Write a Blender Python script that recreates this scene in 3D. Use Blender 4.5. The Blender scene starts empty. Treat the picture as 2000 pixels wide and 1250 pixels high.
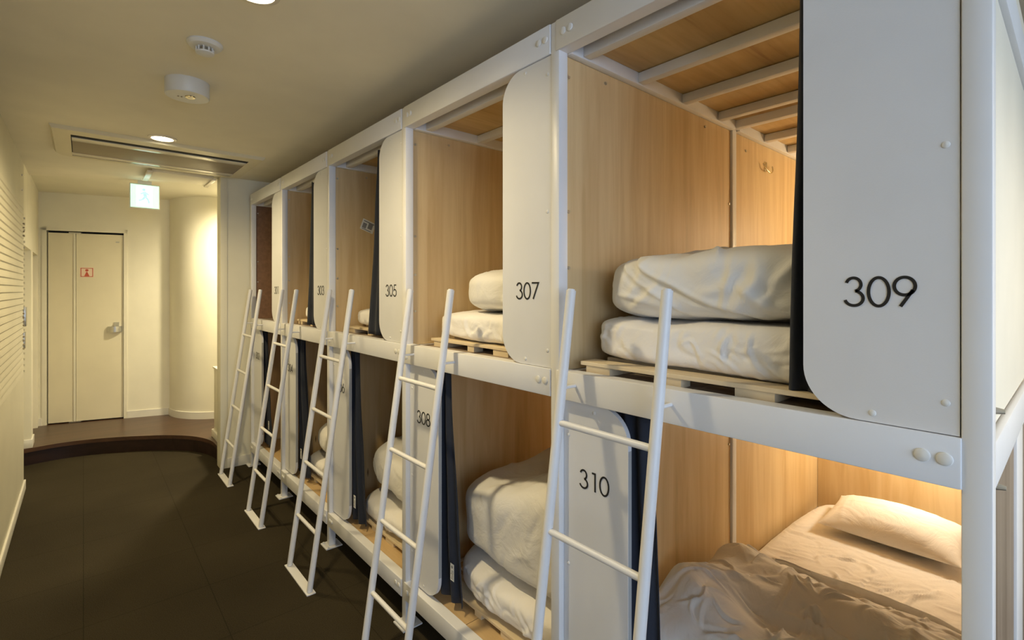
import bpy, bmesh, math, random
import numpy as np
from mathutils import Vector, Matrix, noise
random.seed(7)
R = math.radians
SC = bpy.context.scene
COL = SC.collection

# ------------------------------------------------------------ camera, world, exposure
cam_d = bpy.data.cameras.new('camera')
cam = bpy.data.objects.new('camera', cam_d); COL.objects.link(cam)
cam.location = (0, 0, 1.55)
cam.rotation_euler = (R(90), 0, R(-40.97))
cam_d.sensor_width = 36; cam_d.lens = 36 * 964 / 2000
cam_d.shift_y = -59 / 2000
cam_d.clip_start = 0.02
SC.camera = cam
SC.view_settings.view_transform = 'Standard'
SC.view_settings.look = 'None'
SC.view_settings.gamma = 1
SC.view_settings.use_curve_mapping = False
SC.view_settings.exposure = 0.0
w = bpy.data.worlds.new('world'); SC.world = w; w.use_nodes = True
w.node_tree.nodes['Background'].inputs[0].default_value = (0.7, 0.82, 1, 1)
w.node_tree.nodes['Background'].inputs[1].default_value = 0.3

WARM = (1.0, 0.81, 0.46)
def spot(loc, power, size=165, blend=0.5, rad=0.05, col=WARM, parent=None):
    l = bpy.data.lights.new('downlight_lamp', 'SPOT'); l.energy = power; l.color = col
    l.spot_size = R(size); l.spot_blend = blend; l.shadow_soft_size = rad
    o = bpy.data.objects.new('downlight_lamp', l); COL.objects.link(o); o.location = loc
    return o
def point(loc, power, rad, col):
    l = bpy.data.lights.new('lamp_light', 'POINT'); l.energy = power; l.color = col; l.shadow_soft_size = rad
    o = bpy.data.objects.new('lamp_light', l); COL.objects.link(o); o.location = loc
    return o
def area(loc, rot, sx, sy, power, col, name='daylight'):
    l = bpy.data.lights.new(name, 'AREA'); l.shape = 'RECTANGLE'; l.size = sx; l.size_y = sy
    l.energy = power; l.color = col
    o = bpy.data.objects.new(name, l); COL.objects.link(o); o.location = loc; o.rotation_euler = rot
    return o
CEIL = 2.53
DL = [(0.385, 3.885), (0.425, 1.775)]
for x, y in DL:
    spot((x, y, CEIL - 0.012), 112, 164, 1.0)
spot((1.22, 5.60, CEIL - .03), 200, 174, 1.0, col=(1.0, .87, .60))                   # vestibule lamp behind the partition
area((-0.6, -2.93, 1.55), (R(90), 0, 0), 3.2, 1.9, 64, (0.45, 0.64, 1.0))     # window in the back wall

spot((1.75, -1.2, CEIL - .03), 98, 150, col=(1.0, .88, .68))        # downlight in front of the end of the row

# ------------------------------------------------------------ materials
def newmat(name):
    m = bpy.data.materials.new(name); m.use_nodes = True
    return m, m.node_tree, m.node_tree.nodes['Principled BSDF']
def coords(nt, scale=(1, 1, 1), rot=(0, 0, 0)):
    tc = nt.nodes.new('ShaderNodeTexCoord'); mp = nt.nodes.new('ShaderNodeMapping')
    mp.inputs['Scale'].default_value = scale; mp.inputs['Rotation'].default_value = rot
    nt.links.new(tc.outputs['Object'], mp.inputs[0]); return mp.outputs[0]
def nz(nt, vec, scale, detail=3, rough=.5, dist=0):
    n = nt.nodes.new('ShaderNodeTexNoise'); n.inputs['Scale'].default_value = scale
    n.inputs['Detail'].default_value = detail; n.inputs['Roughness'].default_value = rough
    n.inputs['Distortion'].default_value = dist
    nt.links.new(vec, n.inputs['Vector']); return n.outputs[0]
def ramp(nt, fac, stops):
    r = nt.nodes.new('ShaderNodeValToRGB'); e = r.color_ramp.elements
    while len(e) < len(stops): e.new(.5)
    for k, (p, c) in enumerate(stops):
        e[k].position = p; e[k].color = (*c, 1)
    nt.links.new(fac, r.inputs[0]); return r.outputs[0]
def bump(nt, b, h, strength, dist):
    n = nt.nodes.new('ShaderNodeBump'); n.inputs['Strength'].default_value = strength
    n.inputs['Distance'].default_value = dist
    nt.links.new(h, n.inputs['Height']); nt.links.new(n.outputs[0], b.inputs['Normal'])
def plain(name, c, rough=.5, metal=0, var=.04, bs=0, bsc=200, bd=.001, vs=3):
    m, nt, b = newmat(name)
    v = coords(nt)
    a = tuple(max(0, k * (1 - var)) for k in c); z = tuple(min(1, k * (1 + var)) for k in c)
    nt.links.new(ramp(nt, nz(nt, v, vs), [(.3, a), (.7, z)]), b.inputs['Base Color'])
    b.inputs['Roughness'].default_value = rough; b.inputs['Metallic'].default_value = metal
    if bs: bump(nt, b, nz(nt, v, bsc, 2), bs, bd)
    return m
def wood(name, c1, c2, stretch, rough=.5, sc=14, seed=0, dark=None):
    m, nt, b = newmat(name)
    v = coords(nt, stretch, (0, 0, 0))
    o = nt.nodes.new('ShaderNodeVectorMath'); o.operation = 'ADD'; o.inputs[1].default_value = (seed, seed * 2.1, seed * .7)
    nt.links.new(v, o.inputs[0]); v = o.outputs[0]
    n1 = nz(nt, v, sc, 6, .6, .8); n2 = nz(nt, v, sc * .16, 3, .5, 1.5)
    mx = nt.nodes.new('ShaderNodeMath'); mx.operation = 'MULTIPLY_ADD'; mx.inputs[1].default_value = .45
    nt.links.new(n1, mx.inputs[0]); 
    m2 = nt.nodes.new('ShaderNodeMath'); m2.operation = 'MULTIPLY'; m2.inputs[1].default_value = .55
    nt.links.new(n2, m2.inputs[0]); nt.links.new(m2.outputs[0], mx.inputs[2])
    st = [(.3, c1), (.62, c2)]
    knot = dark is not None
    if dark: st = [(.28, dark), (.40, c1), (.62, c2)]
    base = ramp(nt, mx.outputs[0], st)
    if knot:
        k0 = coords(nt, (1 if stretch[0] == 1 else .22, 1, 1 if stretch[2] == 1 else .22))
        vo = nt.nodes.new('ShaderNodeTexVoronoi'); vo.inputs['Scale'].default_value = 4.6
        nt.links.new(k0, vo.inputs['Vector'])
        kf = ramp(nt, vo.outputs['Distance'], [(.012, (1, 1, 1)), (.035, (0, 0, 0))])
        mk = nt.nodes.new('ShaderNodeMix'); mk.data_type = 'RGBA'
        nt.links.new(kf, mk.inputs[0]); nt.links.new(base, mk.inputs[6]); mk.inputs[7].default_value = (.20, .12, .05, 1)
        base = mk.outputs[2]
    nt.links.new(base, b.inputs['Base Color'])
    b.inputs['Roughness'].default_value = rough
    bump(nt, b, n1, .08, .002)
    return m
def emit(name, c, s):
    m, nt, b = newmat(name)
    b.inputs['Base Color'].default_value = (*c, 1)
    b.inputs['Emission Color'].default_value = (*c, 1); b.inputs['Emission Strength'].default_value = s
    return m

M = {}
M['steel'] = plain('white_painted_steel', (.79, .785, .79), .38, bs=.05, bsc=60)
M['panel'] = plain('white_textured_panel', (.755, .755, .77), .5, bs=.25, bsc=420, bd=.0006)
M['endcream'] = plain('cream_end_board', (.88, .83, .70), .5)
M['edge'] = plain('grey_panel_edge', (.42, .42, .40), .6)
M['bolt'] = plain('white_bolt', (.78, .77, .74), .4)
M['screw'] = plain('steel_screw', (.62, .58, .5), .35, .8)
M['ply'] = wood('birch_plywood', (.60, .41, .20), (.74, .56, .31), (1, 1, .06), sc=26, dark=(.48, .33, .17))
M['ply2'] = wood('birch_plywood_warm', (.60, .41, .19), (.74, .56, .31), (1, 1, .07), sc=20, seed=4, dark=(.46, .31, .14))
M['plyend'] = wood('grey_brown_plywood', (.20, .145, .10), (.32, .245, .18), (1, 1, .05), sc=26, seed=8, dark=(.14, .095, .06))
M['hard'] = plain('brown_hardboard', (.23, .125, .07), .6, var=.15, vs=40)
M['plyceil'] = wood('plywood_under_deck', (.50, .33, .14), (.66, .47, .22), (.09, 1, 1), sc=24, seed=3, dark=(.30, .16, .06))
M['deck'] = wood('weathered_deck_board', (.25, .19, .14), (.40, .32, .25), (1, .08, 1), sc=30, seed=2)
M['deck2'] = wood('tan_deck_board', (.50, .32, .14), (.64, .45, .23), (1, .08, 1), sc=30, seed=5)
M['pallet'] = wood('pale_slat_wood', (.66, .52, .33), (.80, .67, .46), (1, .06, 1), sc=40, seed=6)
def cloth(name, c, bs=.35, sheen=.2):
    m, nt, b = newmat(name); v = coords(nt, (1, 1, 1))
    n1 = nz(nt, v, 9, 4, .55, 1.2); n2 = nz(nt, v, 900, 1)
    a = nt.nodes.new('ShaderNodeMath'); a.operation = 'MULTIPLY_ADD'; a.inputs[1].default_value = .03
    nt.links.new(n2, a.inputs[0]); nt.links.new(n1, a.inputs[2])
    b.inputs['Base Color'].default_value = (*c, 1); b.inputs['Roughness'].default_value = .85
    b.inputs['Sheen Weight'].default_value = sheen
    bump(nt, b, a.outputs[0], bs, .02)
    return m
M['bed'] = cloth('white_cotton', (.85, .83, .80))
M['futon'] = cloth('white_futon_cover', (.90, .87, .84), .3)
M['navy'] = cloth('navy_curtain_cloth', (.016, .020, .034), .2, .05)
M['wall'] = plain('cream_wall_paint', (.80, .76, .61), .65, bs=.08, bsc=150)
M['ceil'] = plain('ceiling_paint', (.84, .79, .65), .75, bs=.06, bsc=120)
M['ribbed'] = plain('cream_ribbed_cladding', (.62, .58, .44), .45)
M['base'] = plain('baseboard_vinyl', (.74, .71, .62), .45)
M['door'] = plain('cream_door', (.76, .70, .52), .4)
M['black'] = plain('black_gap', (.008, .008, .008), .8)
M['digit'] = plain('black_numerals', (.012, .012, .014), .45)
M['metal'] = plain('brushed_metal', (.55, .55, .53), .3, .9)
M['red'] = plain('red_sign_print', (.55, .10, .06), .5)
M['redbg'] = plain('pale_sign_plate', (.85, .68, .52), .5)
M['plastic'] = plain('white_plastic', (.70, .70, .68), .4)
M['acw'] = plain('cream_ac_panel', (.74, .68, .50), .4)
M['acg'] = plain('taupe_ac_grille', (.30, .25, .17), .5)
M['acbar'] = plain('glossy_ac_vane', (.75, .70, .58), .18)
M['tag'] = plain('white_care_tag', (.82, .82, .80), .5)
M['print'] = plain('grey_tag_print', (.25, .25, .26), .6)
M['chrome'] = plain('chrome_hook', (.75, .68, .5), .15, 1)
M['lens'] = emit('lit_downlight', (1, .9, .68), 14)
M['exitlit'] = emit('lit_exit_face', (.60, 1.0, .72), 1.0)
M['exitman'] = emit('lit_exit_green', (.42, .84, .74), 1.0)
M['exitwhite'] = emit('lit_exit_white', (.86, 1, .98), 1.15)
M['lampshade'] = emit('lit_lamp_cover', (1, .8, .5), 4)
M['pane'] = emit('bright_frosted_window', (.78, .88, 1), 2.0)

# carpet
m, nt, b = newmat('dark_carpet'); M['carpet'] = m
v = coords(nt)
big = nz(nt, v, 1.3, 2); fine = nz(nt, v, 260, 3, .7)
ad = nt.nodes.new('ShaderNodeMath'); ad.operation = 'MULTIPLY_ADD'; ad.inputs[1].default_value = .25
nt.links.new(big, ad.inputs[0]); 
f2 = nt.nodes.new('ShaderNodeMath'); f2.operation = 'MULTIPLY'; f2.inputs[1].default_value = .75
nt.links.new(fine, f2.inputs[0]); nt.links.new(f2.outputs[0], ad.inputs[2])
colr = ramp(nt, ad.outputs[0], [(.36, (.019, .0145, .0075)), (.62, (.054, .043, .024))])
br = nt.nodes.new('ShaderNodeTexBrick'); br.offset = 0
br.inputs['Color1'].default_value = (1, 1, 1, 1); br.inputs['Color2'].default_value = (.93, .93, .93, 1)
br.inputs['Mortar'].default_value = (.6, .6, .6, 1)
br.inputs['Scale'].default_value = 1; br.inputs['Mortar Size'].default_value = .002
br.inputs['Brick Width'].default_value = .5; br.inputs['Row Height'].default_value = .5
nt.links.new(v, br.inputs['Vector'])
mm = nt.nodes.new('ShaderNodeMix'); mm.data_type = 'RGBA'; mm.blend_type = 'MULTIPLY'; mm.inputs[0].default_value = 1
nt.links.new(colr, mm.inputs[6]); nt.links.new(br.outputs[0], mm.inputs[7])
nt.links.new(mm.outputs[2], b.inputs['Base Color']); b.inputs['Roughness'].default_value = .95
b.inputs['Specular IOR Level'].default_value = .1
bump(nt, b, fine, .5, .004)
# dark floorboards of the step
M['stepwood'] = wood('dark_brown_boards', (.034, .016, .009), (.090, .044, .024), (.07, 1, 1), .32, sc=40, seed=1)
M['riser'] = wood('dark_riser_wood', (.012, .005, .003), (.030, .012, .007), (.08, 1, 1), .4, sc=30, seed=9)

# ------------------------------------------------------------ building helpers
ORG = {}
def tag(o, label, cat, group=None):
    o['label'] = label; o['category'] = cat
    if group: o['group'] = group
    return o
def thing(name, loc, label, cat, group=None):
    o = bpy.data.objects.new(name, None); COL.objects.link(o); o.location = loc
    o.empty_display_size = .1
    ORG[o.name] = Vector(loc)
    return tag(o, label, cat, group)
class MB:
    def __init__(s): s.b = bmesh.new()
    def box(s, x0, x1, y0, y1, z0, z1, bev=0, seg=2):
        r = bmesh.ops.create_cube(s.b, size=1); vs = r['verts']
        for v in vs:
            v.co = Vector(((x0 + x1) / 2 + v.co.x * (x1 - x0), (y0 + y1) / 2 + v.co.y * (y1 - y0), (z0 + z1) / 2 + v.co.z * (z1 - z0)))
        if bev:
            es = {e for v in vs for e in v.link_edges}
            bmesh.ops.bevel(s.b, geom=list(es), offset=bev, segments=seg, affect='EDGES', profile=.5)
        return s
    def tube(s, p, q, r, seg=20, r2=None, bev=0):
        p = Vector(p); q = Vector(q); d = q - p
        mt = Matrix.Translation((p + q) / 2) @ d.to_track_quat('Z', 'Y').to_matrix().to_4x4()
        g = bmesh.ops.create_cone(s.b, cap_ends=True, segments=seg, radius1=r, radius2=r if r2 is None else r2, depth=d.length, matrix=mt)
        if bev:
            es = [e for e in {e for v in g['verts'] for e in v.link_edges} if any(len(f.verts) > 4 for f in e.link_faces)]
            bmesh.ops.bevel(s.b, geom=es, offset=bev, segments=2, affect='EDGES')
        return s
    def path(s, pts, r, seg=8):
        for a, c in zip(pts[:-1], pts[1:]): s.tube(a, c, r, seg)
        for c in pts: bmesh.ops.create_icosphere(s.b, subdivisions=1, radius=r, matrix=Matrix.Translation(c))
        return s
    def prism(s, pts, vec, bev=0):
        vs = [s.b.verts.new(p) for p in pts]
        f = s.b.faces.new(vs)
        g = bmesh.ops.extrude_face_region(s.b, geom=[f])
        nv = [e for e in g['geom'] if isinstance(e, bmesh.types.BMVert)]
        for v in nv: v.co += Vector(vec)
        bmesh.ops.recalc_face_normals(s.b, faces=s.b.faces[:])
        return s
    def lathe(s, prof, c, seg=40):
        rings = []
        for r, z in prof:
            rings.append([s.b.verts.new((c[0] + r * math.cos(2 * math.pi * k / seg), c[1] + r * math.sin(2 * math.pi * k / seg), c[2] + z)) for k in range(seg)])
        for a, c2 in zip(rings[:-1], rings[1:]):
            for k in range(seg):
                s.b.faces.new((a[k], a[(k + 1) % seg], c2[(k + 1) % seg], c2[k]))
        for ring in (rings[0], rings[-1]):
            try: s.b.faces.new(ring)
            except Exception: pass
        bmesh.ops.recalc_face_normals(s.b, faces=s.b.faces[:])
        return s
    def build(s, name, mat, parent=None, smooth=None, label=None):
        me = bpy.data.meshes.new(name); 
        off = Vector((0, 0, 0))
        if parent is not None: off = ORG[parent.name]
        for v in s.b.verts: v.co -= off
        if smooth:
            for f in s.b.faces: f.smooth = True
            for e in s.b.edges:
                if len(e.link_faces) == 2 and e.calc_face_angle(0) > R(38): e.smooth = False
        s.b.to_mesh(me); s.b.free()
        me.materials.append(mat if not isinstance(mat, str) else M[mat])
        o = bpy.data.objects.new(name, me); COL.objects.link(o)
        if parent is not None: o.parent = parent
        ORG[o.name] = off
        if label: o['label'] = label
        return o
def struct(o): o['kind'] = 'structure'; return o
def box(name, mat, parent, *a, **k):
    lb = k.pop('label', None); return MB().box(*a, **k).build(name, mat, parent, label=lb, smooth=bool(k.get('bev')))

# ------------------------------------------------------------ room shell
XL, XF, XB = -0.35, 1.118, 3.50
struct(MB().box(-2.6, 3.6, -3.0, 6.3, -.06, 0).build('floor', 'carpet'))
# platform with a curved front edge
crv = [(-.42, 6.07), (-.30, 6.095), (-.15, 6.11), (0, 6.09), (.135, 6.047), (.29, 5.975), (.436, 5.89), (.58, 5.79), (.697, 5.68), (.79, 5.56), (.862, 5.41), (.90, 5.25), (.905, 5.06)]
def smoothc(pts, n=6):
    out = []
    P = [Vector(p) for p in pts]
    for i in range(len(P) - 1):
        a, b_, c, d = P[max(i - 1, 0)], P[i], P[i + 1], P[min(i + 2, len(P) - 1)]
        for k in range(n):
            t = k / n
            out.append(.5 * ((2 * b_) + (c - a) * t + (2 * a - 5 * b_ + 4 * c - d) * t * t + (3 * b_ - a - 3 * c + d) * t ** 3))
    out.append(P[-1]); return out
cv = smoothc(crv)
def plat(z0, z1, inset):
    pts = [Vector((p.x, p.y + inset * (1 if p.x < .8 else .2), z0)) for p in cv]
    pts = [p + Vector((inset * (0 if p.x < .3 else .8), 0, 0)) for p in pts]
    pts += [Vector((2.6, 5.06, z0)), Vector((2.6, 7.4, z0)), Vector((-1.3, 7.4, z0)), Vector((-1.3, 6.07 + inset, z0))]
    return MB().prism(pts, (0, 0, z1 - z0))
pf = struct(plat(.115, .15, 0).build('raised_floor', 'stepwood'))
plat(.0, .115, .012).build('riser', 'riser', pf)

struct(box('ceiling', 'ceil', None, -2.6, 3.6, -3.0, 5.0, CEIL, CEIL + .05))
struct(MB().prism([(-1.3, 5.0, CEIL), (3.6, 5.0, CEIL), (3.6, 5.02, CEIL), (1.3, 5.10, CEIL), (-.35, 5.88, CEIL), (-1.3, 6.3, CEIL)], (0, 0, .03)).build('ceiling', 'ceil'))
struct(box('ceiling', 'wall', None, -1.3, 3.6, 4.9, 7.5, CEIL + .03, CEIL + .08))

# left wall with ribbed cladding
wl = struct(box('wall_left', 'ribbed', None, XL - .12, XL, -.6, 5.38, 0, CEIL))
mb = MB()
z = .90
while z < 2.16:
    y0, y1 = .2, 5.30
    n = 60
    vs0 = []
    for k in range(n + 1):
        y = y0 + (y1 - y0) * k / n
        vs0.append([mb.b.verts.new((XL + .001, y, z)), mb.b.verts.new((XL + .0055, y, z + .006)), mb.b.verts.new((XL + .0045, y, z + .020)), mb.b.verts.new((XL + .002, y, z + .043))])
    for a, c in zip(vs0[:-1], vs0[1:]):
        for j in range(3): mb.b.faces.new((a[j], c[j], c[j + 1], a[j + 1]))
    z += .045
mb.build('ribbed_cladding', 'ribbed', wl)
for k in range(26):
    pass
mb = MB()
for k in range(27): mb.box(XL, XL + .012, 5.305, 5.318, .92 + k * .045, .935 + k * .045)
mb.build('edge_clip_strip', 'ribbed', wl)
box('locking_plate', 'metal', wl, XL, XL + .02, 5.28, 5.37, 1.27, 1.42, bev=.003)
box('locking_plate', 'metal', wl, XL, XL + .014, 5.28, 5.37, 1.10, 1.225, bev=.003)
for zz in (2.30, 2.41): MB().tube((XL, 5.20, zz), (XL + .006, 5.20, zz), .007).build('screw', 'screw', wl)
for z0 in (1.28, 1.105, 1.96):
    mb = MB()
    for k in range(4): mb.tube((XL + .004, 5.235, z0 + .03 * k), (XL + .014, 5.235, z0 + .03 * k), .006, 8)
    mb.build('pin_strip', 'acg', wl)
struct(box('baseboard_left', 'base', None, XL, XL + .012, -.6, 5.385, 0, .075, bev=.003))
# beyond the cladding: wall with two door openings
w2 = struct(box('wall_left', 'wall', None, XL - .12, XL + .0, 5.38, 7.2, 1.90, CEIL + .04))
box('pillar', 'wall', w2, XL - .12, XL + .0, 6.10, 6.30, .15, 1.90)
box('pillar', 'wall', w2, XL - .12, XL + .0, 6.93, 7.2, .15, 1.90)
struct(box('wall_left', 'wall', None, XL - .14, XL - .12, 5.38, 7.2, 0, CEIL))
struct(box('baseboard_left', 'base', None, XL - .12, XL + .010, 6.090, 6.310, .15, .225, bev=.003))
struct(box('baseboard_left', 'base', None, XL - .12, XL - .108, 6.32, 6.93, .15, .235))
struct(box('door_2', 'door', None, XL - .119, XL - .09, 6.34, 6.91, .16, 1.89))

# end wall (turned a little) with the folding toilet door
A = Vector((-.42, 7.045, 0)); Bp = Vector((.73, 6.72, 0))
ex = (Bp - A).normalized(); en = Vector((ex.y, -ex.x, 0))           # en points to the camera side
def ew(u, v, z): return A + ex * u + en * v + Vector((0, 0, z))
def ewbox(mb, u0, u1, v0, v1, z0, z1):
    pts = [ew(u0, v0, z0), ew(u1, v0, z0), ew(u1, v1, z0), ew(u0, v1, z0)]
    return mb.prism(pts, (0, 0, z1 - z0))
ZP = .15
L_end = (Bp - A).length
def u_at(xpx):     # helper: where a sight line of the photo meets the end wall (for measuring only)
    f = 964; c, s = math.cos(R(40.97)), math.sin(R(40.97)); l = (xpx - 1000) / f
    d = Vector((l * c + s, c - l * s)); a = Vector((A.x, A.y)); e = Vector((ex.x, ex.y))
    det = d.x * -e.y + d.y * e.x
    t = (a.x * -e.y + a.y * e.x) / det
    return (Vector(d * t) - a).dot(e)
ud0, ud1, um = u_at(91), u_at(242), u_at(146)
mb = MB(); ewbox(mb, -.2, ud0, -.1, 0, ZP, CEIL + .03); ewbox(mb, ud1, L_end + .02, -.1, 0, ZP, CEIL + .03); ewbox(mb, ud0, ud1, -.1, 0, 2.165, CEIL + .03)
struct(mb.build('wall_back', 'wall'))
dr = bpy.data.objects.new('door_1', None); COL.objects.link(dr); dr.location = ew(ud0, 0, ZP); ORG[dr.name] = Vector(dr.location); struct(dr)
mb = MB()
ewbox(mb, ud0 - .035, ud0, -.05, .008, ZP, 2.20); ewbox(mb, ud1, ud1 + .03, -.05, .008, ZP, 2.20); ewbox(mb, ud0 - .035, ud1 + .03, -.05, .008, 2.165, 2.20)
mb.build('door_frame', 'wall', dr)
mb = MB(); ewbox(mb, ud0, ud1, -.06, -.05, ZP, 2.165); mb.build('dark_gap', 'black', dr)
mb = MB(); ewbox(mb, ud0 + .008, um - .006, -.045, -.012, ZP + .012, 2.145); mb.build('door_leaf', 'door', dr, label='narrow left leaf of the folding door')
mb = MB(); ewbox(mb, um + .008, ud1 - .008, -.045, -.012, ZP + .012, 2.145); mb.build('door_leaf', 'door', dr, label='wide right leaf of the folding door')
mb = MB(); ewbox(mb, um - .010, um + .004, -.03, -.004, ZP + .01, 2.15); mb.build('hinge_strip', 'wall', dr)
mb = MB(); ewbox(mb, um - .05, um + .05, -.04, -.003, 2.142, 2.156); ewbox(mb, um - .05, um + .05, -.04, -.003, ZP + .002, ZP + .014); mb.build('pivot_bracket', 'metal', dr)
uh = u_at(222)
mb = MB(); ewbox(mb, uh + .005, uh + .045, -.012, .004, 1.155, 1.20); mb.build('lock_plate', 'metal', dr)
mb = MB()
for k in range(12):
    t = k / 12; t2 = (k + 1) / 12
    bow = lambda t: .012 + .035 * math.sin(math.pi * min(1, t * 1.0))
    pts = [ew(uh - .05 + .12 * t, bow(t), 1.095), ew(uh - .05 + .12 * t2, bow(t2), 1.095), ew(uh - .05 + .12 * t2, -.012, 1.095), ew(uh - .05 + .12 * t, -.012, 1.095)]
    mb.prism(pts, (0, 0, .06))
mb.build('door_handle', 'metal', dr)
uv = u_at(230)
mb = MB(); ewbox(mb, uv - .02, uv + .012, -.012, -.008, 2.06, 2.072); mb.build('vent_button', 'metal', dr)
us = u_at(169); zc = 1.735
mb = MB(); ewbox(mb, us - .058, us + .058, -.012, -.010, zc - .052, zc + .052); sg = mb.build('toilet_sign', 'redbg', dr)
mb = MB()
for (a0, a1, b0, b1) in ((-.052, .052, .041, .047), (-.052, .052, -.047, -.041), (-.052, -.046, -.047, .047), (.046, .052, -.047, .047)):
    ewbox(mb, us + a0, us + a1, -.010, -.009, zc + b0, zc + b1)
hd = [ew(us + .014 * math.cos(t * math.pi / 8), -.010, zc + .022 + .013 * math.sin(t * math.pi / 8)) for t in range(16)]
mb.prism(hd, en * .001)
mb.prism([ew(us - .022, -.010, zc - .040), ew(us + .022, -.010, zc - .040), ew(us + .004, -.010, zc + .004), ew(us - .004, -.010, zc + .004)], en * .001)
mb.build('woman_pictogram', 'red', sg)
mb = MB(); ewbox(mb, ud1 + .03, L_end + .02, 0, .012, ZP, ZP + .075); ewbox(mb, -.2, ud0 - .035, 0, .012, ZP, ZP + .075)
struct(mb.build('baseboard_back', 'base'))
# curved wall
cw = smoothc([(.73, 6.74), (.745, 6.60), (.79, 6.46), (.87, 6.335), (.96, 6.25), (1.06, 6.185), (1.2, 6.13), (1.4, 6.09), (1.8, 6.07), (2.6, 6.07)], 5)
def ribbon_wall(pts, z0, z1, th):
    mb = MB(); n = len(pts); quads = []
    for i, p in enumerate(pts):
        d = (pts[min(i + 1, n - 1)] - pts[max(i - 1, 0)]).normalized(); nn = Vector((d.y, -d.x))
        quads.append([mb.b.verts.new((*(p - nn * .02), z0)), mb.b.verts.new((*(p - nn * .02), z1)), mb.b.verts.new((*(p + nn * th), z1)), mb.b.verts.new((*(p + nn * th), z0))])
    for a, c in zip(quads[:-1], quads[1:]):
        for j in range(4): mb.b.faces.new((a[j], a[(j + 1) % 4], c[(j + 1) % 4], c[j]))
    mb.b.faces.new(quads[0]); mb.b.faces.new(quads[-1][::-1])
    bmesh.ops.recalc_face_normals(mb.b, faces=mb.b.faces[:]); return mb
struct(ribbon_wall(cw, ZP, CEIL + .03, 0).build('wall_right', 'wall', smooth=True))
struct(ribbon_wall(cw, ZP, ZP + .075, .012).build('baseboard_right', 'base', smooth=True))
# partition closing the bunk row
pt = struct(box('wall_back', 'wall', None, .90, 3.6, 4.87, 4.99, 0, CEIL))
box('corner_strip', 'wall', pt, .892, .945, 4.860, 5.0, 0, CEIL - .001, bev=.003)
struct(box('baseboard_back', 'base', None, .945, 1.16, 4.858, 4.87, 0, .085, bev=.002))
# outer walls
struct(box('wall_right', 'wall', None, 3.52, 3.6, -3.0, 5.0, 0, CEIL))
struct(box('wall_left', 'wall', None, -2.6, -2.5, -3.0, -.6, 0, CEIL))
struct(box('wall_left', 'wall', None, -2.6, XL, -.6, -.5, 0, CEIL))
mb = MB(); mb.box(-2.6, 3.6, -3.0, -2.95, 0, .6); mb.box(-2.6, 3.6, -3.0, -2.95, 2.5, CEIL); mb.box(-2.6, -2.2, -3.0, -2.95, .6, 2.5); mb.box(1.0, 3.6, -3.0, -2.95, .6, 2.5)
struct(mb.build('wall_front', 'wall'))
wn = struct(box('window_1', 'pane', None, -2.2, 1.0, -2.99, -2.98, .6, 2.5))
mb = MB()
for x in (-2.2, -1.13, -.07, .97): mb.box(x, x + .03, -2.98, -2.95, .6, 2.5)
mb.box(-2.2, 1.0, -2.98, -2.95, .6, .64); mb.box(-2.2, 1.0, -2.98, -2.95, 2.46, 2.5)
mb.build('window_frame', 'metal', wn)

# low cabinet on the step behind the partition
lc = thing('low_cabinet', (1.05, 5.22, ZP), 'low cream cabinet on the wooden step just past the partition corner', 'cabinet')
box('body', 'wall', lc, .945, 1.35, 5.0, 5.44, ZP, .80, bev=.003)
box('top_board', 'base', lc, .935, 1.36, 5.0, 5.45, .80, .816, bev=.002)
box('plinth', 'base', lc, .925, .945, 5.0, 5.45, ZP, ZP + .07, bev=.004, label='white plinth strip')

# ------------------------------------------------------------ ceiling fittings
DLT = ['lit round recessed downlight on the ceiling beside the air conditioner', 'lit round recessed downlight at the top edge of the photo, nearest the camera',
       'lit round downlight above the wooden step, hidden behind the partition', 'lit round downlight in front of the cream end panel of the row']
for i, (x, y) in enumerate(DL + [(1.22, 5.60), (1.75, -1.2)]):
    t = thing('downlight', (x, y, CEIL), DLT[i], 'ceiling light', 'recessed downlights in the ceiling')
    MB().lathe([(.058, 0), (.078, 0), (.076, -.006), (.060, -.008), (.058, 0)], (x, y, CEIL)).build('trim_ring', 'acbar', t, smooth=True)
    MB().lathe([(.001, -.002), (.058, -.002), (.058, -.004), (.001, -.004)], (x, y, CEIL)).build('lens', 'lens', t)
sx, sy = .365, 2.284
t = thing('smoke_detector', (sx, sy, CEIL), 'small white smoke detector on the corridor ceiling', 'smoke detector')
MB().lathe([(.001, 0), (.062, 0), (.063, -.006), (.055, -.016), (.036, -.020), (.001, -.020)], (sx, sy, CEIL)).build('base', 'plastic', t, smooth=True)
mb = MB()
for k in range(10):
    a = k * math.pi / 5; c, s = math.cos(a), math.sin(a)
    mb.tube((sx + .029 * c, sy + .029 * s, CEIL - .018), (sx + .029 * c, sy + .029 * s, CEIL - .038), .0035, 6)
mb.build('cage', 'plastic', t)
MB().tube((sx, sy, CEIL - .018), (sx, sy, CEIL - .036), .020).build('sensor_chamber', 'acg', t, smooth=True)
MB().lathe([(.001, -.036), (.033, -.036), (.032, -.041), (.020, -.046), (.001, -.047)], (sx, sy, CEIL)).build('cap', 'plastic', t, smooth=True)
ex_, ey_ = .371, 2.765
t = thing('emergency_light', (ex_, ey_, CEIL), 'white drum-shaped emergency light hanging below the corridor ceiling', 'emergency light')
MB().lathe([(.001, 0), (.090, 0), (.090, -.066), (.087, -.070), (.001, -.070)], (ex_, ey_, CEIL), 56).build('drum', 'plastic', t, smooth=True)
MB().lathe([(.014, -.070), (.022, -.070), (.020, -.074), (.014, -.074)], (ex_ + .01, ey_ - .01, CEIL)).build('lamp_ring', 'chrome', t, smooth=True)
MB().lathe([(.001, -.070), (.014, -.070), (.010, -.074), (.001, -.075)], (ex_ + .01, ey_ - .01, CEIL)).build('lamp_lens', 'acbar', t, smooth=True)
mb = MB()
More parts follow.
